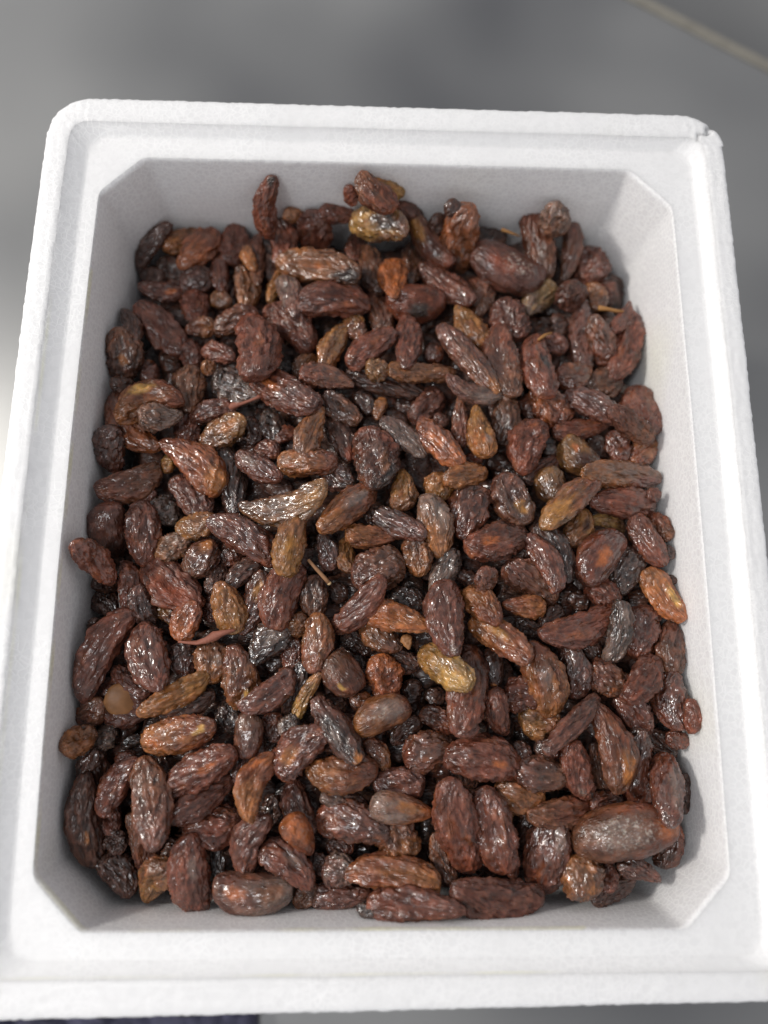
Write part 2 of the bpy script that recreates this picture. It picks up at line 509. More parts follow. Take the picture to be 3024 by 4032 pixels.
# ------------------------------------------------------------------ raisin generator
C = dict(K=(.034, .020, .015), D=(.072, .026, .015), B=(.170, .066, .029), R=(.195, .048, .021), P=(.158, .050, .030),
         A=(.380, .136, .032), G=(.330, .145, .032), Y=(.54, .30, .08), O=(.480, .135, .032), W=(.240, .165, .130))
def raisin_mesh(L, W, T, shape, c1, c2, seed, nu=50, nv=54, spots=()):
    r = np.random.default_rng(seed)
    th = np.linspace(.06, math.pi - .06, nu)
    v = np.linspace(0, 2 * math.pi, nv, endpoint=False)
    TH, VV = np.meshgrid(th, v, indexing='ij')
    x = -np.cos(TH)
    plump = 'p' in shape
    pw = r.uniform(.82, 1.06) if not plump else .80
    if 't' in shape: pw = .6
    rho = np.sin(TH) ** pw
    tap = r.uniform(-.22, .22) * (.3 if plump else 1)
    if 'd' in shape: tap = .45           # pointed at end 2
    if 'D' in shape: tap = -.45          # pointed at end 1
    rho = rho * (1 - tap * x) / (1 + abs(tap) * .25)
    d = np.stack([x, np.sin(TH) * np.cos(VV), np.sin(TH) * np.sin(VV)], -1).reshape(-1, 3)
    o = r.uniform(-50, 50, 3)
    crump = 'c' in shape
    low = noise(d * 1.35 + o, 1)
    mid = noise(d * np.array([2.6, 3.3, 3.3]) + o + 7, 2)
    asp = L / W
    q = d * np.array([.85 * asp, 3.5, 3.5]) * r.uniform(.8, 1.25) + o
    wv = np.stack([noise(d * 2.4 + o + 20, 3), noise(d * 2.4 + o + 31, 4), noise(d * 2.4 + o + 44, 5)], -1)
    q = q + wv * (.75 if not crump else 1.4)
    rid = np.clip(1 - np.abs(noise(q, 6)) * 3.2, -.3, 1)
    rid2 = np.clip(1 - np.abs(noise(q * 1.8 + 13, 7)) * 3.2, -.3, 1)
    if plump:
        k = .98 + .09 * low + .06 * mid + .06 * rid + .035 * rid2
    elif crump:
        k = .97 + .26 * low + .24 * mid + .20 * rid + .08 * rid2
    else:
        k = .93 + .20 * low + .21 * mid + .19 * rid + .09 * rid2
    rho = rho * k.reshape(nu, nv)
    Y = rho * np.cos(VV) * W / 2
    # flattened, sometimes with a dished or folded flank
    Z = rho * np.sin(VV) * T / 2
    dish = r.uniform(0, .6) if not plump else 0
    if 'f' in shape: dish = .75
    Z = Z - dish * T * .5 * np.exp(-(Y / (W * .22)) ** 2) * np.exp(-(x / .55) ** 2) * (Z > 0)
    bend = r.uniform(-.10, .10)
    if 'b' in shape: bend = .17
    if 'B' in shape: bend = -.17
    Y = Y + bend * L * (.33 - x ** 2)
    Z = Z + r.uniform(-.08, .05) * L * (x ** 2 - .33)
    X = x * L / 2
    # puckered ends
    pk = r.uniform(.0, .10)
    X = X * (1 - pk * np.exp(-((1 - np.abs(x)) / .03)))
    V = np.stack([X, Y, Z], -1).reshape(-1, 3)
    capA = V[:nv].mean(0) + [L * .004, 0, 0]; capB = V[-nv:].mean(0) - [L * .004, 0, 0]
    F = grid_faces(nu, nv, True)
    j = np.arange(nv)
    n0 = len(V)
    V = np.vstack([V, capA, capB])
    FA = np.stack([(j + 1) % nv, j, np.full(nv, n0), np.full(nv, n0)], -1)
    # colour of the skin itself, then wrinkle light and shade painted over
    dd = np.vstack([d, [-1, 0, 0], [1, 0, 0]])
    t = 1 / (1 + np.exp(-(dd[:, 0] * 2.2 + noise(dd * 1.8 + o + 60, 8) * 3.2)))
    ca, cb = np.array(C[c1]), np.array(C[c2])
    col = ca * (1 - t)[:, None] + cb * t[:, None]
    vr = np.clip(noise(dd * 2.1 + o + 80, 9) * 1.5 + .35, 0, 1)
    warm = np.array(C['O']) * .75
    if c1 in 'RABO' or c2 in 'RABO':
        k2 = np.clip(noise(dd * 1.6 + o + 95, 10) * 1.8 - .45, 0, .4)[:, None]
        col = col * (1 - k2) + warm * k2
    col = col * (.70 + .50 * vr)[:, None]
    col = col * r.uniform(.82, 1.2)
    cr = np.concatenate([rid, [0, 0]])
    crest_light = np.clip((cr - .25) * 1.1, 0, 1)[:, None] * (.52 if not plump else .25)  # wrinkle light and shade in the colour: crests paler, furrows darker
    col = col * (.66 + .45 * crest_light) * (1 - crest_light * .5) + np.array([.32, .150, .100]) * crest_light * .5
    dust = np.clip(noise(dd * 1.9 + o + 120, 11) * 1.8, 0, 1) * (.10 if not plump else .22)
    gloss = np.clip(r.uniform(.1, .9) + noise(dd * 2.2 + o + 140, 14) * .5, 0, 1)
    for s in spots:
        kind, sx, sy, rad = s
        dist = np.sqrt(((dd - np.array([sx, sy, math.sqrt(max(0, 1 - sx * sx - sy * sy))])) ** 2).sum(1))
        dist = dist + noise(dd * 4 + o, 12) * .18
        m = np.clip((rad - dist) / (rad * .5), 0, 1)
        if kind == 'dust':
            dust = np.maximum(dust, m * .9)
        elif kind == 'gloss':
            gloss = np.maximum(gloss, m)
        else:
            if kind == 'O': m = m * .75
            if kind == 'W': gloss = np.maximum(gloss, m); m = m * .6
            col = col * (1 - m[:, None]) + np.array(C[kind]) * m[:, None]
    if 's' in shape: gloss[:] = 1.0
    if 'm' in shape: gloss[:] = 0.0
    return V, F, nv, n0, col, dust, gloss
def tri_quads(F, nv, n0):
    """side quads plus end-cap triangles as two arrays"""
    j = np.arange(nv)
    base = n0 - nv
    A = np.stack([(j + 1) % nv, j, np.full(nv, n0)], -1)
    B = np.stack([base + j, base + (j + 1) % nv, np.full(nv, n0 + 1)], -1)
    T = np.vstack([np.stack([F[:, 0], F[:, 1], F[:, 2]], -1), np.stack([F[:, 0], F[:, 2], F[:, 3]], -1), A, B])
    return T

# ------------------------------------------------------------------ what lies where: crop, end 1, end 2, width, colours, layer, shape
CROPS = dict(a=(400, 650), b=(1000, 650), c=(1600, 650), d=(2000, 800), e=(350, 1200), f=(1000, 1200), g=(1600, 1200), h=(2000, 1350),
             i=(270, 1750), j=(900, 1750), k=(1500, 1750), l=(2050, 1750), m=(240, 2300), n=(900, 2300), o=(1500, 2300), p=(2100, 2300),
             q=(220, 2750), r=(850, 2750), s=(1450, 2750), t=(2080, 2750), u=(250, 3150), v=(850, 3150), w=(1450, 3150), x=(2080, 3150))
SC = 700 / 1659
DATA = """
a 600 550 340 950 150 DD 0 n
a 590 760 930 650 200 AB 1 n
a 760 930 1070 640 250 OR 2 n
a 1270 560 1230 900 250 PP 1 n
a 1350 760 1400 960 120 AA 1 n
a 1450 700 1450 1100 140 PB 1 n
a 370 1000 570 1080 170 DD 0 n
a 540 930 780 1040 210 KD 0 n
a 760 1160 1020 1030 230 PD 1 n
a 370 1150 760 1200 170 PP 1 n | O .3 0 .3
a 860 1200 880 1450 230 RP 1 n
a 1100 880 1120 1180 140 PR 1 n
a 1030 1240 1200 1280 150 AB 1 n
a 1340 980 1370 1310 210 BA 1 n
a 1530 750 1600 1050 170 DD 0 n
b 140 130 100 640 190 RR 3 tc | K -.9 0 .45 | gloss 0 0 .6 ; black-tipped upright raisin ; tall red-brown raisin with a blackened tip, standing up against the far wall
b 190 480 300 880 220 PR 2 b
b 290 450 480 500 130 AB 0 n
b 570 450 560 820 280 PR 1 n
b 620 440 940 470 170 PP 1 n
b 980 120 1290 410 230 BR 2 n ; topmost brown raisin ; ridged brown raisin leaning back on the mould-blackened one at the far edge
b 1090 190 1390 260 170 AY 1 n
b 880 200 930 370 120 RR 1 n
b 940 520 1410 570 300 YB 3 cs | K .35 .1 .65 | W .3 .2 .25 ; mould-blackened raisin ; wet-looking raisin with a black crinkled middle and a tan end, far edge centre
b 980 640 920 880 150 DP 1 c
b 270 900 960 1010 290 AB 3 n | K .8 -.3 .6 | O .1 0 .2 ; black-ended orange-spotted raisin ; large amber raisin with an orange spot and a blackened right end
b 1040 780 1180 1160 230 BD 1 s
b 1290 910 1310 1230 250 OO 3 dm ; rough orange raisin ; small bright orange raisin with a rough dull skin, pointing down
b 1500 760 1460 1090 200 DB 1 s
b 1270 1280 1750 1290 330 RR 2 p | K .1 -.3 .5 ; black-patched round raisin ; smooth reddish raisin with a black and blue-grey patch in its middle
b 400 1270 1055 1260 300 PR 3 n ; long wrinkled plum raisin ; long finely wrinkled plum-brown raisin lying crosswise under the orange-spotted one
b 270 1060 400 1380 200 WP 2 n
b 270 1000 150 1260 130 AG 1 n
b 1340 380 1560 500 130 PD 0 c
c 60 520 390 930 230 BR 2 p | G -.5 0 .5
c 530 410 480 970 290 OB 2 n ; upright rusty raisin ; thick rusty orange raisin standing upright near the far wall
c 400 340 460 450 150 DD 0 n
c 290 460 300 620 170 DD 0 n
c 640 830 1230 1110 380 PP 3 p | R -.2 0 .5 | dust .2 .3 .6 ; large smooth plum raisin ; large smooth oval plum-brown raisin, out of focus, towards the far right
c 1170 450 1310 1010 240 RB 2 n
c 1380 360 1400 650 240 WB 3 c
c 1560 530 1500 1050 160 RB 1 n
c 660 640 920 690 170 DD 0 n
c 160 960 590 1270 220 PR 2 c
c 650 1060 700 1380 200 PB 1 b
c 1330 1120 1120 1360 250 YW 1 d
d 700 450 850 700 290 PP 1 n
d 560 760 620 980 250 DP 0 n
d 790 760 860 980 170 AB 1 n
d 900 740 960 940 160 PD 0 n
d 1150 940 1010 1180 130 PP 2 D
d 1180 1060 1020 1610 240 PR 2 n
d 680 980 710 1520 200 PP 1 n
d 800 1080 930 1480 230 BR 1 n
d 340 1270 540 1360 170 RP 1 n
d 470 1060 480 1260 150 DD 0 n
e 350 60 440 330 140 DD 1 n
e 300 240 330 680 280 BD 1 n | A .2 0 .3
e 480 20 860 420 270 PP 2 n
e 760 380 770 620 180 DD 0 n
e 560 530 560 720 170 PP 1 n | O -.8 0 .4
e 220 740 430 770 150 DD 0 n
e 260 990 840 820 300 AR 3 b | Y -.1 .55 .45 ; golden-patched raisin ; big amber and red raisin with a smooth yellow patch near the left wall
e 190 890 560 1360 240 PO 2 B
e 950 600 930 980 260 BB 2 n
e 480 1060 860 1030 240 BW 3 d ; grey-brown leaf-like raisin ; pointed grey-brown raisin resting on the golden-patched one
e 170 1160 230 1540 240 DP 1 c
e 920 230 1170 200 160 RA 2 n
e 1190 230 1560 90 230 BR 2 n
e 900 350 1000 570 190 PP 1 n
e 1070 430 1340 480 160 RP 2 cf
e 1060 570 1170 600 130 AB 1 n
e 1540 140 1590 650 370 RP 3 n ; broad ridged plum raisin ; broad upright plum raisin with long ridges, left of centre at the back
e 1180 720 1560 860 260 KW 1 s
e 980 1040 1340 960 190 PR 2 n@stem ; stemmed raisin ; small reddish raisin with a thin pink stem sticking out to the right
e 930 1000 930 1270 210 RP 1 c
e 1080 1290 1430 1080 230 BG 2 cs | A .3 0 .5 ; shiny yellow-amber raisin ; shiny crumpled raisin glowing yellow and orange, left side towards the back
e 1500 1070 1540 1290 170 DD 1 n
i 910 -40 1430 380 340 RO 3 D | A .8 0 .6 ; orange cone-shaped raisin ; large cone-shaped raisin, pink at the tip and orange at its blunt lower end
i 920 110 930 250 120 YA 2 n
i 1460 60 1560 620 240 KD 1 s
e 1220 590 1450 640 140 DD 0 n
f 170 20 530 370 280 PR 2 n
f 240 470 430 450 170 KD 0 n
f 220 560 370 600 160 KK 0 n
f -30 650 560 950 300 RP 3 n | O -.2 0 .35 ; crimson wrinkled raisin ; long crimson raisin with a pale orange spot beside the tip of the thin stem
f 850 200 640 570 190 GA 2 cs ; glassy folded amber raisin ; glassy amber folded raisin in the upper middle of the heap
f 560 480 390 640 150 AB 1 n
f 440 640 910 730 220 RB 3 dc
f 900 80 980 310 180 GR 2 n ; small honey-coloured raisin ; small honey-coloured raisin tucked under the long plum raisin
f 890 550 1280 250 250 RP 3 n ; slanting red raisin ; red-brown raisin slanting up to the right, upper middle of the heap
f 1110 -100 1220 230 220 PB 1 n
f 1450 140 1430 560 210 PP 2 n
f 1060 600 1260 620 180 GB 2 cs
g -130 620 410 650 160 AB 2 tc
f 900 650 1570 820 210 DD 1 n
f 660 860 960 1090 200 DB 2 n
f 980 830 1080 1010 150 DD 1 c
f 620 960 450 1400 230 AB 3 D ; upright amber cone raisin ; amber-brown raisin widening downwards, left of the middle
f 140 980 200 1260 200 KK 1 s ; glossy black raisin ; glossy black raisin with pale reflections, under the crimson wrinkled one
f 210 1250 400 1180 130 RR 1 c
f 20 1350 230 1370 190 RP 1 n
f 720 1060 900 1430 230 DD 1 n | R .8 0 .5
j 1330 -130 1400 390 370 RK 3 c | B .3 .5 .4 ; broad crumpled shiny raisin ; broad crumpled red and blackish raisin in the middle of the heap
f 1210 1070 1590 1390 200 DW 3 n ; olive-grey raisin ; dark raisin with an olive-grey smooth flank, just above the middle
g 80 1080 300 830 240 PP 0 n
f 1200 880 1140 1060 120 AB 1 n
g 170 440 340 470 160 DR 1 c
g 480 40 700 380 250 GA 2 D ; golden-brown knobbly raisin ; knobbly golden-brown raisin right of the upper middle
g 330 210 840 800 220 PB 3 n | A .9 0 .5 ; long straight slanting raisin ; long straight brown raisin slanting down to the right, amber at its lower tip
g 830 220 960 820 300 RB 3 f | D .1 -.2 .5
g 880 0 1050 310 300 PP 2 n
g 1170 300 1280 820 290 PR 3 n | K .2 .6 .35 ; grey-topped upright raisin ; upright plum and red raisin with a small black hollow on its right flank
g 1190 790 1480 1080 290 OR 2 c
h 770 240 480 360 240 BR 2 D
g 390 740 890 880 170 PW 3 cB | W .3 0 .5 ; ashy folded raisin ; thin folded raisin of ashy grey and pink, curling under the long slanting one
g 500 870 510 1300 150 BR 2 D
g 640 970 740 1410 240 GA 3 D | O .3 .2 .25 | W .4 .5 .3 ; olive teardrop raisin ; olive teardrop raisin with an orange spot, point upwards
g 930 860 920 1290 240 BD 2 n
g 130 1090 490 1480 240 PO 3 n | O .0 0 .4
h 260 730 110 1180 310 PR 3 c
g 260 1060 390 1100 120 PD 1 n
g 1130 850 1160 1050 150 RD 1 n
h 740 420 1040 330 260 BD 1 n
h 1180 450 1330 840 320 PR 1 n
h 550 470 1020 700 230 PP 3 n
h 960 620 1330 900 210 PB 3 n
h 450 850 910 760 170 PR 2 n
h 390 870 400 1060 150 KK 1 s
h 510 940 790 1180 300 GD 2 p | O -.3 .2 .2 | D .3 0 .5
h 800 880 850 1070 180 DD 0 n
h 1000 840 1060 1110 200 PR 2 n
h 1340 890 1180 1120 210 AR 2 n
h 720 1210 1380 1270 250 AB 3 n | P .6 -.2 .6 ; long tan-and-mauve raisin ; long crosswise raisin by the right wall, tan at its left and mauve at its right
h 490 1080 190 1280 160 PD 1 n
l 240 240 320 520 270 GB 2 ps ; round glassy amber raisin ; round glassy dark amber raisin behind the yellow-ended one
k 1130 270 1320 330 180 KK 1 s
i 290 470 850 270 270 PB 3 n ; long plum raisin by the left wall ; long plum-brown raisin lying crosswise against the left wall above the dark plump one
i 350 590 420 1010 350 PD 1 p ; dark plump raisin ; plump dark slate-brown raisin against the left wall
i 680 550 720 1110 280 PR 3 n
i 80 920 400 1250 230 PR 2 n ; raisin touching the left wall ; pointed dark red raisin touching the left wall halfway down
i 780 420 640 560 160 PP 2 n
i 920 490 900 740 260 KW 1 cs
i 1020 330 1290 640 270 PP 2 n
i 1020 800 1340 720 200 GA 2 c
i 840 1050 1110 850 220 AW 2 c | K .8 .2 .2
i 1340 910 1140 1210 270 PB 2 n | A -.6 0 .5
i 1340 690 1930 1050 290 PR 3 n ; long lavender-brown raisin ; long wrinkled lavender-brown raisin slanting down to the right, left of centre
i 1440 1120 1320 1380 160 DD 1 n
j 270 1090 0 1300 180 DD 2 n
i 1400 1000 1600 1060 190 KR 1 c
i 560 1110 580 1500 200 PR 2 n@seed ; raisin with a pale seed ; dark red raisin by the left wall with a long pale seed showing
i 740 1140 1190 1500 350 PR 2 f | R .2 -.3 .7
i 240 1280 450 1320 160 DD 0 n
m 360 80 500 270 210 DD 0 n
j 90 110 470 320 210 PR 3 s | W -.3 .2 .5 ; glassy lilac raisin ; glassy lilac-brown raisin with white reflections, left of centre
j 480 170 990 170 250 AR 3 n | W -.7 0 .4 ; ridged orange-brown raisin ; ridged orange-brown raisin lying crosswise just left of the middle
j 890 220 1140 390 210 PK 2 s
j 150 660 900 470 280 DG 3 Bs | W -.1 .4 .4 | G .7 0 .3 ; bent dark raisin ; dark bent raisin with an olive spot at its right end, left of the middle
j 870 780 1340 410 270 AR 3 n | W .2 .2 .5 ; pale orange slanting raisin ; orange and pale raisin slanting up to the right in the middle of the heap
j 650 640 510 1200 260 BG 3 n | G .2 0 .5 ; olive-centred raisin ; upright raisin with an olive-gold middle, just left of the middle
j 1120 850 1550 860 190 AR 2 d
j 1080 900 1120 1180 170 GB 1 n
j 880 850 960 1150 180 KP 2 s
j 1200 1280 1590 1080 340 PB 2 c
n 950 100 1110 60 180 DD 0 n
n 340 -80 150 440 210 DR 2 n | G -.4 0 .4
n 600 -190 400 390 330 PR 3 n ; broad mauve raisin ; broad mauve-pink wrinkled raisin below the wooden twig's left
n 800 -60 800 290 220 DB 2 n
k 210 250 200 590 220 GB 2 D
k 440 480 570 1020 280 WA 3 s | A .3 -.5 .6 | W -.2 .4 .5 ; pale frosted raisin ; pale frosted raisin with amber ribs, upright in the very middle
k 600 330 970 250 220 AA 3 n ; upper amber raisin ; bright amber raisin lying crosswise right above the pale frosted one
k 520 280 560 510 240 AG 2 n
k -90 650 380 840 220 KR 2 s
k 880 420 760 850 330 DR 2 n
k 1110 300 1340 730 310 PB 3 n | G .4 .2 .35
k 840 980 1340 820 320 RD 3 n | O -.4 0 .35 ; raisin with a glowing orange spot ; dark ridged raisin with a glowing orange spot, right of the middle
k 1110 1080 1390 960 160 DD 1 n
l 90 850 370 1330 210 RP 3 t
l 180 760 470 1240 230 DK 2 n
k 300 880 380 1200 260 DA 2 n
k 680 1000 500 1380 210 KW 2 s
k 710 1200 900 1290 150 DD 1 n
k 950 1180 1020 1340 200 RB 2 n
k 1200 1130 1600 1420 290 PB 2 n
l 220 750 700 320 250 GR 3 n | G -.6 0 .8 ; yellow-ended raisin ; raisin near the right wall, golden yellow at its lower left end and red above
k 770 160 930 130 120 RR 1 n
k 1000 160 1190 190 150 DD 0 n
l 680 530 1230 560 260 RP 3 n ; purplish wrinkled raisin ; purplish red wrinkled raisin lying crosswise near the right wall
l 600 630 480 930 210 GB 2 n | D -.1 .3 .3
l 680 690 960 780 130 YB 1 c
l 1050 680 1310 1120 230 PR 3 n
l 1210 670 1390 870 160 RB 2 c
l 890 850 580 1250 360 RR 3 ps | O .1 0 .4 ; glossy red raisin ; glossy smooth red raisin with a dark rim, towards the right wall
l 1030 980 920 1360 260 DK 2 s
l 630 840 820 820 120 DD 1 n
p 1050 -110 1390 330 270 AO 3 n | Y .2 .4 .4 ; tawny raisin by the right wall ; tawny orange raisin slanting down towards the right wall
p 510 20 790 160 230 RP 2 c
l 1200 450 1290 500 120 PP 1 c
l 1390 950 1390 1070 90 DD 0 n
l 1360 1240 1440 1290 90 DD 0 n
l 330 870 450 930 130 DD 0 n
m 570 270 160 1030 310 RP 3 n ; long red raisin against the left wall ; long red-brown raisin lying slanted against the left wall, lower half
m 750 410 890 970 340 PR 3 n
m 690 50 850 410 190 PK 2 c
m 840 130 1090 310 200 GD 1 n
m 1240 170 1100 510 250 RO 3 n ; small orange-red raisin ; orange-red raisin just above the left end of the red twig
m 1480 0 1640 430 270 AG 3 n ; golden ribbed raisin ; golden ribbed raisin whose lower end touches the red twig
m 1410 110 1420 340 170 PP 1 n
m 1130 560 1150 850 210 KP 2 c
m 1400 560 1420 900 290 BA 2 n | W .0 .3 .35
m 760 1210 1350 880 220 AG 3 n ; slim yellow-green raisin ; slim golden raisin turning yellow-green at its upper right, lower left
m 350 1000 780 1180 370 PP 1 f@kernel ; split raisin with a bare tan kernel ; split dark raisin with a smooth bare tan kernel showing, left side low down
m 500 810 820 1000 210 PP 1 n
m 950 1230 1410 1050 170 DD 2 n
m 370 1110 180 1300 210 BP 1 n
q 840 410 1460 260 320 AR 3 n | Y .6 .1 .25 | O -.6 0 .3 ; large spotted russet raisin ; large russet raisin with a pale yellow crust and an orange patch, lower left
m 310 330 330 480 130 DD 0 n
n 60 600 150 1120 270 RA 2 c | Y .5 .2 .25
r 60 70 200 290 230 KK 1 s
q 330 300 80 490 230 BA 1 n
q 380 450 540 280 170 WK 1 c
n 500 400 220 720 280 KK 2 ds | W -.4 0 .6 ; glossy black fan-shaped raisin ; glossy black fan-shaped raisin with a silvery flank, right of the red twig
n 840 290 800 810 250 AR 3 n ; glossy orange-brown upright raisin ; upright orange-brown raisin under the broad mauve one
n 570 460 720 310 180 AB 2 n
n 600 500 590 790 180 PR 1 c
n 1440 -20 1000 440 230 RP 3 n ; raisin with a white fleck ; red-brown raisin slanting down to the left with a glossy white fleck at its foot
n 1270 340 1560 610 250 AD 2 s
o -110 250 450 400 270 OA 3 d ; bright orange pointed raisin ; bright orange pointed raisin lying crosswise below the middle
n 150 1190 610 850 240 RP 3 n
n 950 680 1190 1000 350 BP 3 p | Y .4 -.6 .2 ; round brown dusty raisin ; round dusty brown raisin below the middle, with a flake at its lower edge
n 1410 680 1500 1050 270 OR 2 c
n 830 850 620 1230 120 AY 2 t ; thin yellow-tipped sliver ; thin amber sliver of raisin with a bright yellow lower tip
n 700 770 540 1190 170 KD 1 s
n 1200 1330 1650 1110 330 AP 3 p | W .3 .3 .7 | dust 0 .2 .4 ; pale plump pinkish raisin ; plump pinkish raisin with a pale sheen, lower middle
r 940 20 1330 580 250 PK 3 c | K 0 -.3 .6 | W .1 -.4 .3 | A .9 0 .35 ; grey mouldy raisin ; twisted raisin with a grey mouldy streak and amber foot, lower middle
n 920 1060 1110 1150 150 DD 0 n
n 1150 1120 1320 1060 160 DO 1 c
n 1080 480 1330 620 190 KD 0 n
n 1220 650 1260 900 170 KD 0 n
o 60 680 340 760 190 DD 1 n
r 310 150 290 540 260 BP 3 p ; smooth capped raisin ; upright raisin with a smooth brown cap, lower left of the middle
r 530 150 560 390 190 RD 1 n
r 750 170 610 330 150 KW 2 c
o 560 -10 650 650 320 PP 3 n | W .8 .1 .3 ; long upright plum raisin ; long upright plum raisin touching the mustard-coloured one with its foot
o 390 640 830 930 290 GY 3 n | Y .5 -.2 .6 ; mustard-coloured raisin ; mustard-yellow raisin slanting down to the right, below the middle
o 780 70 1100 330 250 AR 3 n
o 880 330 1390 690 260 AR 3 c | G -.1 0 .4
o 1150 190 1520 220 200 RA 3 D
o 830 620 770 1360 330 DR 2 n
o 1020 620 1040 930 220 DD 1 p | A .9 0 .3
o 1420 560 1610 1200 340 RA 3 n | W -.1 .1 .4 ; rosy ridged raisin ; large rosy ridged raisin with a pale knob, right of the mustard-coloured one
o 1160 1080 1450 990 280 RP 2 n
o 1050 1000 1130 1400 220 RP 3 n
o 390 1200 680 1330 200 DR 1 n
o 1330 1310 1640 1210 280 GR 2 cs
o 300 900 280 1100 180 DD 0 n
o 450 990 560 1120 160 DD 0 n
o 830 320 850 560 160 DD 0 n
o 1260 370 1460 450 170 DD 1 n
o 100 90 380 190 190 KD 1 n
s 850 300 1090 310 160 KK 1 s
p 230 220 90 480 190 DD 1 n
p 110 510 740 290 270 PR 3 n ; long crinkled red raisin ; long crinkled red raisin pointing at the grey ridged stick-like one
p 850 180 740 720 200 KW 3 t | W -.5 .2 .5 ; grey ridged stick-like raisin ; grey ridged stick-like raisin standing upright near the right side
p 1060 230 930 650 310 PR 2 n
p 1280 360 1280 820 240 PB 2 n
p 1010 70 930 240 160 DD 1 n
p 340 570 420 1030 240 DP 2 s
p 420 530 610 690 180 DD 1 n
p 540 780 830 970 280 PB 2 n | O .4 -.3 .3
p 1150 710 890 1090 260 PR 3 n
p 820 1060 1060 1390 240 PP 2 n
p 1250 840 1340 1350 290 PR 3 s ; large knobbly raisin by the right wall ; large knobbly shiny plum raisin touching the right wall, lower half
p 1480 1090 1490 1380 130 RR 2 c
t 640 0 200 480 170 DP 3 t
t 670 70 900 830 320 RB 3 n | A .5 .3 .5 ; long silky brown raisin ; long silky red-brown raisin with fine ribs, lower right
p 330 120 500 190 160 DD 1 n
q 330 490 400 900 250 DD 1 n
q 710 580 420 1040 230 PR 2 n
q 230 770 330 1530 260 DD 2 m | A .2 .3 .15 ; flat dark raisin ; flat dark raisin pressed against the left wall near the bottom corner
q 840 590 930 1370 330 BP 3 n ; big smooth-ribbed raisin ; big upright brown raisin with smooth glossy ribs, lower left
q 1030 860 1650 500 300 PR 3 n | O .3 .2 .3
q 1110 1120 1620 760 260 PR 2 n
u 1160 340 1620 170 290 RP 2 c | R 0 0 .6
u 680 150 800 630 220 BP 1 n
q 400 1000 560 1240 230 PP 1 n
q 570 600 730 540 140 RP 1 c
q 940 580 1080 760 160 DD 1 n
q 620 440 790 370 120 KK 0 n
r 580 670 990 280 330 RP 3 n | A -.3 0 .4 ; netted pinkish raisin ; pinkish raisin with a net of wrinkles, left of the grey mouldy one
r 480 510 250 1110 250 RA 3 B | O -.5 -.3 .3
r 870 700 1470 690 320 AR 3 n ; crinkled tan raisin ; crinkled tan-red raisin lying crosswise under the foot of the grey mouldy one
r 1010 910 1390 990 160 WP 2 c
r 980 1090 1570 1230 300 RD 2 c
r 690 810 860 1240 230 PD 1 n
v 690 190 880 470 250 OR 2 pd | O -.4 0 .8 ; bare orange raisin ; smooth bright orange raisin end poking up, bottom left of the middle
r 560 920 500 1190 190 DD 0 n
r 1420 390 1610 650 160 RA 2 n
v 400 140 220 670 280 PP 3 B
s 60 1000 580 1070 290 WO 3 pd | W -.2 -.4 .6 | A .1 .4 .5 ; half-silver orange raisin ; smooth raisin with an orange back and a silver-grey belly, lower middle
s 70 800 500 800 270 PP 2 c
r 1050 340 1130 500 180 DD 1 n
r 250 560 250 800 170 PP 1 n
s 360 570 770 430 330 RB 2 s
s 750 520 1420 620 360 PR 3 n | O .3 0 .25 ; broad red-brown pointed raisin ; broad red-brown raisin with an orange spot, pointing left, lower right of the middle
s 1400 690 1840 720 290 PB 3 n
s 1210 880 1620 920 300 BA 2 n
s 1370 430 1490 590 160 DP 2 n
s 740 800 930 1580 380 PR 3 n ; left of two long plum raisins ; left one of the two big upright plum raisins side by side near the near wall
s 1060 870 1270 1600 370 PR 3 n ; right of two long plum raisins ; right one of the two big upright plum raisins side by side near the near wall
w 180 220 410 500 330 PA 2 n
w 550 110 540 390 120 KK 0 s
s 450 200 230 400 190 DD 1 n
s 780 640 1000 800 170 DD 0 n
w 1490 140 1430 440 170 DD 0 n
t 40 1110 550 1010 240 BR 2 n
x 470 370 1340 220 470 BR 3 p | W -.2 0 .7 | dust -.1 0 .8 | O .8 0 .5 ; giant frosted raisin ; by far the largest raisin, smooth and dusted white, bottom right corner
t 380 440 540 920 250 RP 3 n | W .6 -.2 .3 | K .85 .3 .25
t 600 450 710 920 150 DB 1 n
t 610 980 860 970 190 RD 1 n
t 1000 320 1000 970 290 DR 1 s
t 1260 540 1330 1170 270 RP 3 s | W .1 .6 .6 ; raisin with a glassy flank ; glassy half-grey raisin upright against the right wall above the giant one
t 1450 720 1450 1050 120 DD 0 n
t 1110 320 1360 520 210 DD 0 n
t 90 420 270 520 190 DP 2 c
t 430 1040 530 1190 170 RD 1 n
x 240 190 110 820 340 PR 2 n | W -.5 .5 .35
x 400 560 600 890 360 AB 3 s | A .5 .2 .35 ; brassy domed raisin ; domed shiny raisin with a brassy spot, below left of the giant one
x 740 590 760 850 140 PP 2 n
x 860 600 1220 720 180 DP 2 d
x 970 730 620 940 180 DD 1 n
x 1370 230 1260 610 200 RD 1 c
t 1300 360 1490 410 140 RR 2 c
u 410 530 650 840 260 DD 1 n
u 970 590 760 910 290 BG 2 d
u 1130 380 1240 1030 320 RP 3 n | W -.3 .3 .35 ; grey-cheeked raisin ; upright plum raisin with a grey cheek, bottom left against the near wall
u 1430 440 1450 760 130 KK 1 s
u 400 330 570 450 190 DD 1 c
u 1020 420 930 620 130 DD 1 n
v 10 850 690 870 370 RW 3 p | O -.4 0 .35 | B .5 0 .5 ; oval raisin with an orange glow ; plump oval raisin with an orange glow, touching the near wall
v 470 430 900 760 300 PR 3 n | W 0 .1 .4 | R -.3 -.4 .3 ; pink-sheened raisin ; pink-sheened raisin slanting down to the right above the near wall
v 900 780 760 990 200 DB 2 n
v 910 910 1410 880 210 PP 2 n
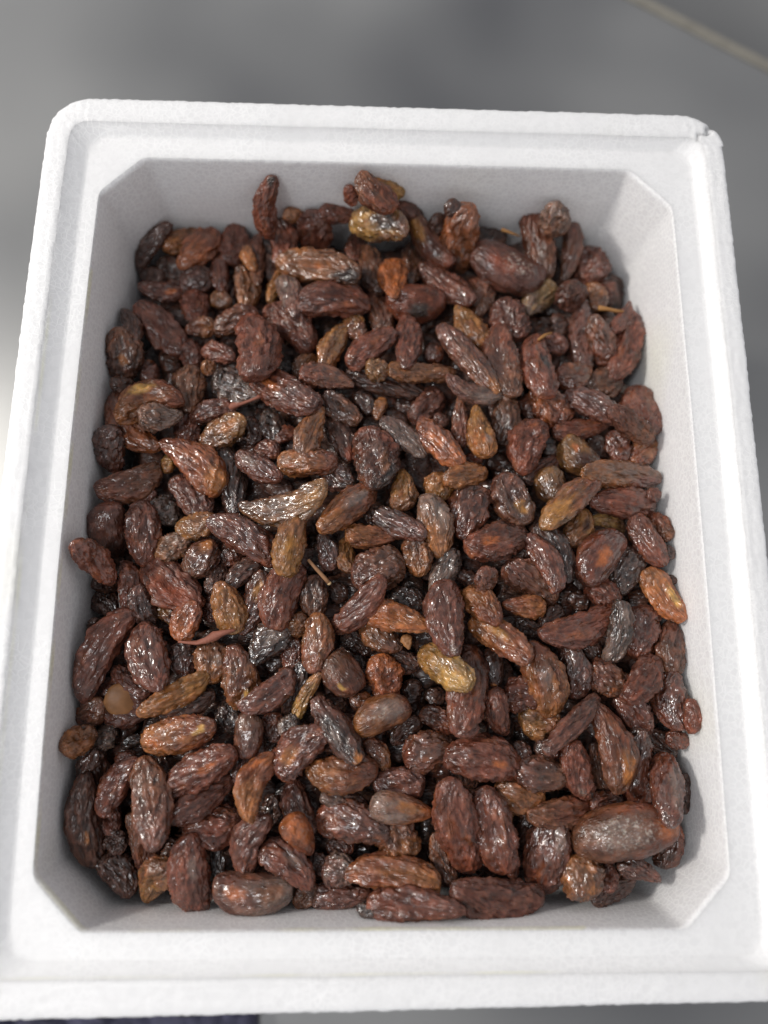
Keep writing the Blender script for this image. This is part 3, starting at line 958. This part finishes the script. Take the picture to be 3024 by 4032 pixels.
w -170 640 640 740 310 RA 3 n ; blurred russet raisin ; big russet raisin lying crosswise, out of focus near the near wall
v 1010 700 1290 620 260 PW 2 n
v 1050 400 1270 440 170 DR 1 n
v 1330 1000 1470 1050 130 KK 1 s
w 30 960 870 1010 290 RP 3 d ; lowest crosswise raisin ; long blurred purplish raisin nearest the near wall, pointing right
v 900 520 1040 680 170 DP 1 n
v 380 500 380 660 100 DD 0 n
w 800 900 1600 940 350 PP 3 n ; wide dark plum raisin ; wide dark plum raisin lying crosswise on the near wall, right of the middle
w 600 350 780 790 160 BD 2 n
w 960 640 980 760 120 DD 0 n
w 1070 470 1150 690 140 DD 1 n
w 1340 600 1350 720 100 PP 1 c
w 640 920 850 970 80 AA 2 n
"""
# ------------------------------------------------------------------ pile the raisins up
def z_heap(x, y):
    t = (y + .185) / .37
    z = -.020 + (-.046 + .020) * min(max(t, 0), 1) ** 1.3
    z += .013 * max(0, 1 - (x / .15) ** 2) * max(0, 1 - (y / .18) ** 2)
    return z
def depth_at_height(r, lift):
    D = .37
    for _ in range(4):
        P = CAM + r * D
        D = (z_heap(P[0], P[1]) + lift - CAM[2]) / r[2]
    return D
def wall_depth(r, D, rad):
    """bring a ball forward along its ray until it clears the box walls"""
    for _ in range(40):
        P = CAM + r * D
        d = max(0, -P[2])
        a = .1495 - TAPER * d - rad * .8
        b = .1845 - TAPER * d - rad * .8
        ax, ay = abs(P[0]), abs(P[1])
        if ax <= a and ay <= b and ax + ay <= a + b - .0205: return D
        D -= .0012
        if P[2] > .004: return D
    return D
CEN = np.zeros((0, 3)); RAD = np.zeros(0)
LIFT = {0: -.0150, 1: -.0105, 2: -.0055, 3: -.0010}
def settle(u1, v1, u2, v2, wpx, lvl, cap=.013, tolk=.30):
    """2D end points and width in photo pixels -> the 3D end points where the piece comes to rest"""
    global CEN, RAD
    p, q = np.array([u1, v1]), np.array([u2, v2])
    Lp = np.linalg.norm(q - p) + 1e-6
    ins = min(.5, wpx * .42 / Lp)
    S = np.linspace(ins, 1 - ins, 5)
    req = []; base = []
    for s in S:
        u, v = p + (q - p) * s
        r = ray(u, v)
        Db = depth_at_height(r, LIFT[lvl])
        rad = wpx * .36 * Db / FPX
        Dw = wall_depth(r, Db, rad)
        base.append(Dw)
        D = Dw
        if len(CEN):
            # nearest depth at which the ball just touches an earlier one
            k = RAD + rad
            b = CEN - CAM
            rr = r @ r
            br = b @ r
            disc = br ** 2 - rr * ((b ** 2).sum(1) - (k * .93) ** 2)
            m = disc > 0
            if m.any():
                t = (br[m] - np.sqrt(disc[m])) / rr
                D = min(D, t.min())
        req.append(D)
    req = np.array(req); base = np.array(base)
    rad = wpx * .36 * base.mean() / FPX
    c = np.polyfit(S, req, 1)
    Lw = Lp * base.mean() / FPX
    c[0] = np.clip(c[0] + random.uniform(-.35, .35) * Lw * (wpx * 1.5 < Lp), -Lw * .75, Lw * .75)
    line = np.polyval(c, S)
    sh = min(0, (req - line).min() + rad * tolk)
    line0, line1 = np.polyval(c, 0) + sh, np.polyval(c, 1) + sh
    over = (base.mean() - cap) - (line0 + line1) / 2
    if over > 0: line0 += over; line1 += over
    P1 = CAM + ray(*p) * line0; P2 = CAM + ray(*q) * line1
    cs = P1 + (P2 - P1) * S[:, None]
    CEN = np.vstack([CEN, cs]); RAD = np.concatenate([RAD, np.full(5, rad)])
    return P1, P2, (line0 + line1) / 2
def frame(P1, P2, roll):
    X = (P2 - P1); L = np.linalg.norm(X); X = X / L
    up = .6 * (CAM - (P1 + P2) / 2) / np.linalg.norm(CAM - (P1 + P2) / 2) + .4 * np.array([0, 0, 1.])
    Z = up - X * (up @ X); Z /= np.linalg.norm(Z)
    Y = np.cross(Z, X)
    c, s = math.cos(roll), math.sin(roll)
    Y2 = Y * c + Z * s; Z2 = -Y * s + Z * c
    return np.stack([X, Y2, Z2], 1), L

def tube(P, R, n=8, jag=.0):
    P = np.array(P, float); R = np.array(R, float)
    T = np.gradient(P, axis=0); T /= np.linalg.norm(T, axis=1, keepdims=True)
    up = np.array([.3, .2, 1.])
    V = []
    for i in range(len(P)):
        a = np.cross(T[i], up); a /= np.linalg.norm(a)
        b = np.cross(T[i], a)
        for j in range(n):
            an = 2 * math.pi * j / n
            k = R[i] * (1 + jag * (random.random() - .5) * 2)
            V.append(P[i] + a * math.cos(an) * k + b * math.sin(an) * k)
    F = [tuple(x) for x in grid_faces(len(P), n, True)]
    V.append(P[0] - T[0] * R[0] * .3); V.append(P[-1] + T[-1] * R[-1] * .3)
    c0, c1 = len(V) - 2, len(V) - 1
    for j in range(n):
        F.append((j, c0, c0, (j + 1) % n)); F.append(((len(P) - 1) * n + j, (len(P) - 1) * n + (j + 1) % n, c1, c1))
    T3 = []
    for f in F:
        s = []
        for k in f:
            if k not in s: s.append(k)
        for k in range(1, len(s) - 1): T3.append((s[0], s[k], s[k + 1]))
    return np.array(V), np.array(T3)

# ---- parse
items = []
for ln in DATA.strip().splitlines():
    parts = [s.strip() for s in ln.split(';')]
    head = [s.strip() for s in parts[0].split('|')]
    f = head[0].split()
    ox, oy = CROPS[f[0]]
    x1, y1, x2, y2, wd = map(float, f[1:6])
    spots = []
    for s in head[1:]:
        k = s.split()
        spots.append((k[0], float(k[1]), float(k[2]), float(k[3])))
    sh = f[8].split('@')
    items.append(dict(u1=ox + x1 * SC, v1=oy + y1 * SC, u2=ox + x2 * SC, v2=oy + y2 * SC, w=wd * SC, c1=f[6][0], c2=f[6][1], lvl=int(f[7]),
                      shape=sh[0], hook=sh[1] if len(sh) > 1 else '', spots=spots, short=parts[1] if len(parts) > 1 else '', label=parts[2] if len(parts) > 2 else ''))
for i, it in enumerate(items):
    it['i'] = i
    it['len'] = math.hypot(it['u2'] - it['u1'], it['v2'] - it['v1'])
    it['cu'] = (it['u1'] + it['u2']) / 2; it['cv'] = (it['v1'] + it['v2']) / 2
    it['area'] = it['len'] * it['w'] * (.55 + .2 * it['lvl'])

# ---- filler raisins that show only through the gaps
FV, FF, FC, FD, FG = [], [], [], [], []
fo = 0
temps = []
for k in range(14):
    cc = random.choice(['DD', 'DK', 'DP', 'KD', 'DD', 'PD'])  # mostly dark skins: the shade of the gaps put into the filler colour
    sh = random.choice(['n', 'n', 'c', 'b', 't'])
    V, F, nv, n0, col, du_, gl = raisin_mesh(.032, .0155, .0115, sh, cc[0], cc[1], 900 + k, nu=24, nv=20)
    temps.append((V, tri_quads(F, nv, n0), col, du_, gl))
def add_filler(V, T, col, du_, gl, M, P):
    global fo
    FV.append(V @ M.T + P); FF.append(T + fo); FC.append(col); FD.append(du_); FG.append(gl)
    fo += len(V)
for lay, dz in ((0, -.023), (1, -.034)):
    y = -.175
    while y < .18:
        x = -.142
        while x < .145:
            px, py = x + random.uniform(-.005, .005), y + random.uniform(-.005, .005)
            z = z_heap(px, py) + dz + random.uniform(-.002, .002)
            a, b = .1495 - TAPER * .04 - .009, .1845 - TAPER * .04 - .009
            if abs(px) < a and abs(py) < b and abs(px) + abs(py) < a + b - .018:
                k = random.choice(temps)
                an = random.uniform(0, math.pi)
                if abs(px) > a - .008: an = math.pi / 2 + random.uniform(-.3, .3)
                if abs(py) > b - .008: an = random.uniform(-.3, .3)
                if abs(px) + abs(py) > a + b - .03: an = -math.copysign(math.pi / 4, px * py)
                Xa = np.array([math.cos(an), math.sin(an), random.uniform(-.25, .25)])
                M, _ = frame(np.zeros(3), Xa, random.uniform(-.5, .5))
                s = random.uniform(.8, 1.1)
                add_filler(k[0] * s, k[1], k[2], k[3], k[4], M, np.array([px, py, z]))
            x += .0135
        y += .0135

# ---- the pictured raisins
order = sorted(items, key=lambda t: (t['lvl'], -t['area']))
keep = sorted(items, key=lambda t: -(t['area'] + (1e9 if t['short'] or t['hook'] else 0)))[:300]
keepset = {t['i'] for t in keep}
for it in order:
    wpx = it['w'] * (1.03 if it['lvl'] == 3 else 1.09)
    # the drawn ends are the silhouette's ends
    P1, P2, D = settle(it['u1'], it['v1'], it['u2'], it['v2'], wpx, it['lvl'])
    W = wpx * D / FPX
    r = np.random.default_rng(1000 + it['i'])
    T = W * r.uniform(.60, .80) if 'p' not in it['shape'] else W * .78
    if 'f' in it['shape']: T = W * .5
    roll = r.uniform(-.35, .35)
    M, L = frame(P1, P2, roll)
    L *= 1.16 if it['lvl'] == 3 else 1.22
    ctr = (P1 + P2) / 2
    big = it['i'] in keepset
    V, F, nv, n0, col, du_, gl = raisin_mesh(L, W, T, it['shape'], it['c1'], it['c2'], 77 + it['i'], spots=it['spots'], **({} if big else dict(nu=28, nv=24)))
    Tq = tri_quads(F, nv, n0)
    if big:
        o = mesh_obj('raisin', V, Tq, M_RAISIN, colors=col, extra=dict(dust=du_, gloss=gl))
        o.matrix_world = Matrix.Translation(Vector(ctr.tolist())) @ Matrix(M.tolist()).to_4x4()
        it['obj'] = o
        it['M'] = (M, ctr, D, W, T, L)
    else:
        add_filler(V, Tq, col, du_, gl, M, ctr)
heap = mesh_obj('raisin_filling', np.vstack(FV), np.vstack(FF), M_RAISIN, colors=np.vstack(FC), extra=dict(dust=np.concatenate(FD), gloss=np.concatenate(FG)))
tag(heap, 'smaller dark raisins packed underneath and between the others in the foam box', 'raisins', kind='stuff')

# ---- parts on three of them
def child_of(it, V, T, name, mat):
    M, ctr = it['M'][0], it['M'][1]
    return mesh_obj(name, (V - ctr) @ M, T, mat, parent=it['obj'])
def seed_mesh(P1, P2, W, T, seed, taper=.2):
    M, L = frame(P1, P2, 0)
    V, F, nv, n0, *_ = raisin_mesh(L, W, T, 'p', 'B', 'B', seed, nu=26, nv=22)
    return V @ M.T + (P1 + P2) / 2, tri_quads(F, nv, n0)
for it in items:
    if not it['hook'] or 'obj' not in it: continue
    M, ctr, D, W, T, L = it['M']
    if it['hook'] == 'kernel':
        k1 = (240 + 545 * SC, 2300 + 925 * SC); k2 = (240 + 575 * SC, 2300 + 1232 * SC)
        Dk = D - T * .38
        V, F = seed_mesh(CAM + ray(*k1) * Dk, CAM + ray(*k2) * Dk, 290 * SC * Dk / FPX, 95 * SC * Dk / FPX, 5)
        child_of(it, V, F, 'kernel', M_SEED)
    if it['hook'] == 'seed':
        k1 = (240 + 575 * SC, 2300 + 25 * SC); k2 = (240 + 605 * SC, 2300 + 300 * SC)
        Dk = D - T * .40
        V, F = seed_mesh(CAM + ray(*k1) * Dk, CAM + ray(*k2) * Dk, 100 * SC * Dk / FPX, 80 * SC * Dk / FPX, 6)
        child_of(it, V, F, 'seed', M_PALESEED)
    if it['hook'] == 'stem':
        ks = [(1315, 958), (1345, 948), (1420, 925), (1500, 895), (1560, 872), (1600, 852)]
        Ps = [CAM + ray(350 + a * SC, 1200 + b * SC) * (D - .0015 - .004 * i / 5) for i, (a, b) in enumerate(ks)]
        V, F = tube(Ps, [.0014, .0022, .0009, .0008, .0008, .0013], 8, .15)
        child_of(it, V, F, 'stem', M_REDTWIG)

# ---- loose twigs and a pip
def twig(crop, pts, widths, mat, name, label, cat, end=True, lift=3, jag=.15):
    ox, oy = CROPS[crop]
    px = [(ox + a * SC, oy + b * SC) for a, b in pts]
    P1, P2, D = settle(px[0][0], px[0][1], px[-1][0], px[-1][1], max(widths) * SC * 1.3, lift, cap=.014, tolk=.1)
    D1 = (P1 - CAM) @ -MR[:, 2]; D2 = (P2 - CAM) @ -MR[:, 2]
    n = len(px)
    Ps = [CAM + ray(*p) * (D1 + (D2 - D1) * i / (n - 1)) for i, p in enumerate(px)]
    V, F = tube(Ps, [x * SC * D / FPX / 2 for x in widths], 9, jag)
    root = np.array(Ps).mean(0)
    o = mesh_obj(name, V - root, F, mat)
    o.location = root.tolist()
    if end:
        d = Ps[-1] - Ps[-2]; d /= np.linalg.norm(d); rr = widths[-1] * SC * D / FPX / 2
        V, F = tube([Ps[-1] + d * rr * .1, Ps[-1] + d * rr * 1.0], [rr * 1.15, rr * 1.0], 9, .2)
        mesh_obj('cut_end', V - root, F, M_ENDWOOD, parent=o)
    tag(o, label, cat)
    return o
twig('j', [(745, 1075), (800, 1140), (850, 1195), (900, 1250), (935, 1290)], [28, 32, 34, 38, 40], M_TWIG, 'twig', 'short brown wooden twig with a cream cut end, poking out left of the middle', 'twig')
tw = twig('m', [(1095, 535), (1180, 545), (1270, 550), (1350, 520), (1430, 480), (1520, 450), (1620, 430)], [22, 30, 36, 70, 90, 60, 26], M_REDTWIG, 'red_twig', 'frayed pinkish red scrap of stem lying across the raisins, lower left', 'twig', end=False, jag=.4)
twig('c', [(890, 600), (970, 630), (1060, 665)], [34, 26, 16], M_GOLDTWIG, 'stalk', 'tiny orange stalk between dark raisins at the far wall, behind the large smooth plum raisin', 'stalk', end=False)
twig('d', [(285, 1272), (340, 1235), (405, 1208)], [26, 34, 22], M_GOLDTWIG, 'stalk', 'tiny orange stalk sticking up behind the grey-topped upright raisin', 'stalk', end=False)
twig('d', [(850, 975), (930, 990), (1000, 1005), (1075, 1012)], [46, 40, 34, 24], M_GOLDTWIG, 'stalk', 'blurred golden stalk pointing at the right wall, far right of the heap', 'stalk', end=False)
ox, oy = CROPS['o']
P1, P2, D = settle(ox + 225 * SC, oy + 465 * SC, ox + 265 * SC, oy + 612 * SC, 90 * SC, 3, cap=.012)
M, L = frame(P1, P2, 0)
V, F, nv, n0, *_ = raisin_mesh(L, 100 * SC * D / FPX, 80 * SC * D / FPX, 'd', 'Y', 'A', 41, nu=26, nv=22)
pip = mesh_obj('grape_pip', V, tri_quads(F, nv, n0), M_SEED)
pip.matrix_world = Matrix.Translation(Vector(((P1 + P2) / 2).tolist())) @ Matrix(M.tolist()).to_4x4()
tag(pip, 'tiny ribbed tan pip lying loose between raisins below the bright orange pointed one', 'pip')

# ---- navy cloth on the table by the near left corner
n, m_ = 90, 40
cu = np.linspace(-420, 985, n); V = []
for j in range(m_):
    for i in range(n):
        t = j / (m_ - 1)
        u = cu[i]
        P = at(u, 4022 + 330 * t, -.205)
        V.append(P)
V = np.array(V)
rise = noise(V * [60, 60, 0] + 3, 70) * .010 + noise(V * [150, 150, 0] + 9, 71) * .004
edge = np.clip((985 - np.tile(cu, m_)) / 110, 0, 1) ** .5
V[:, 2] = TZ + .004 + (.016 + rise * 1.6) * edge
cl = mesh_obj('crumpled_cloth', V, grid_faces(m_, n, False), M_CLOTH)
sm = cl.modifiers.new('thickness', 'SOLIDIFY'); sm.thickness = .0015
tag(cl, 'crumpled navy patterned cloth on the table by the near left corner of the box', 'cloth')

# ------------------------------------------------------------------ labels
CW = dict(K='blackish', D='dark brown', B='brown', R='red-brown', P='plum-brown', A='amber', G='olive-gold', Y='yellowish', O='orange', W='ashy')
SW = dict(s='shiny', c='crumpled', t='slim', p='plump', d='pointed', D='pointed', b='curved', B='curved', f='flattened')
areas = sorted(t['len'] * t['w'] for t in keep)
lo, hi = areas[int(len(areas) * .38)], areas[int(len(areas) * .72)]
marks = [t for t in keep if t['short']]
def rel(t, m):
    dx, dy = t['cu'] - m['cu'], t['cv'] - m['cv']
    if abs(dx) > abs(dy) * 1.3: s = 'right of' if dx > 0 else 'left of'
    else: s = 'below' if dy > 0 else 'above'
    return s + ' the ' + m['short']
def rel8(t, m):
    dx, dy = t['cu'] - m['cu'], t['cv'] - m['cv']
    a = abs(dx) / (abs(dy) + 1e-6)
    v = 'below' if dy > 0 else 'above'; h = 'right' if dx > 0 else 'left'
    if a > 2.2: s = h + ' of'
    elif a < .45: s = v
    else: s = v + ' and ' + h + ' of'
    return s + ' the ' + m['short']
def words(s): return len(s.replace(',', ' ').split())
def cands(t):
    A = t['len'] * t['w']
    size = 'small' if A < lo else 'large' if A > hi else ''
    shp = next((SW[c] for c in t['shape'] if c in SW), '')
    c = CW[t['c1']] if t['c1'] == t['c2'] else CW[t['c1']] + ' and ' + CW[t['c2']]
    one = CW[t['c1']]
    dx, dy = t['u2'] - t['u1'], t['v2'] - t['v1']
    k = abs(dx) / (abs(dy) + 1e-6)
    ori = 'lying crosswise' if k > 2.4 else 'pointing up and down' if k < .42 else ('slanting up to the right' if dx * dy < 0 else 'slanting down to the right')
    near = sorted([m for m in marks if m is not t], key=lambda m: (m['cu'] - t['cu']) ** 2 + (m['cv'] - t['cv']) ** 2)
    j = lambda *a: ' '.join(x for x in a if x)
    out = []
    for m in near[:2]:
        out.append(j(size, shp, c, 'raisin', 'just ' + rel8(t, m)))
        out.append(j(size, shp, c, 'raisin', ori, 'just ' + rel8(t, m)))
        out.append(j(size, one, 'raisin', ori, rel8(t, m)))
    a, b = near[0], near[1]
    out.append(j(size, one, 'raisin', 'between the ' + a['short'] + ' and the ' + b['short']))
    out.append(j(size, one, 'raisin', rel(t, a) + ', near the ' + b['short']))
    out.append(j(size, shp, one, 'raisin', ori, 'by the ' + near[2]['short']))
    return [o for o in out if words(o) <= 15]
allc = {t['i']: cands(t) for t in keep if not t['short']}
count = {}
for c in allc.values():
    for s in set(c): count[s] = count.get(s, 0) + 1
used = set()
for t in keep:
    o = t['obj']
    if t['short']:
        lab = t['label']
    else:
        c = [s for s in allc[t['i']] if count[s] == 1 and s not in used] or [s for s in allc[t['i']] if s not in used] or allc[t['i']]
        lab = c[0]
    used.add(lab)
    tag(o, lab, 'raisin', 'raisins heaped in the foam box')
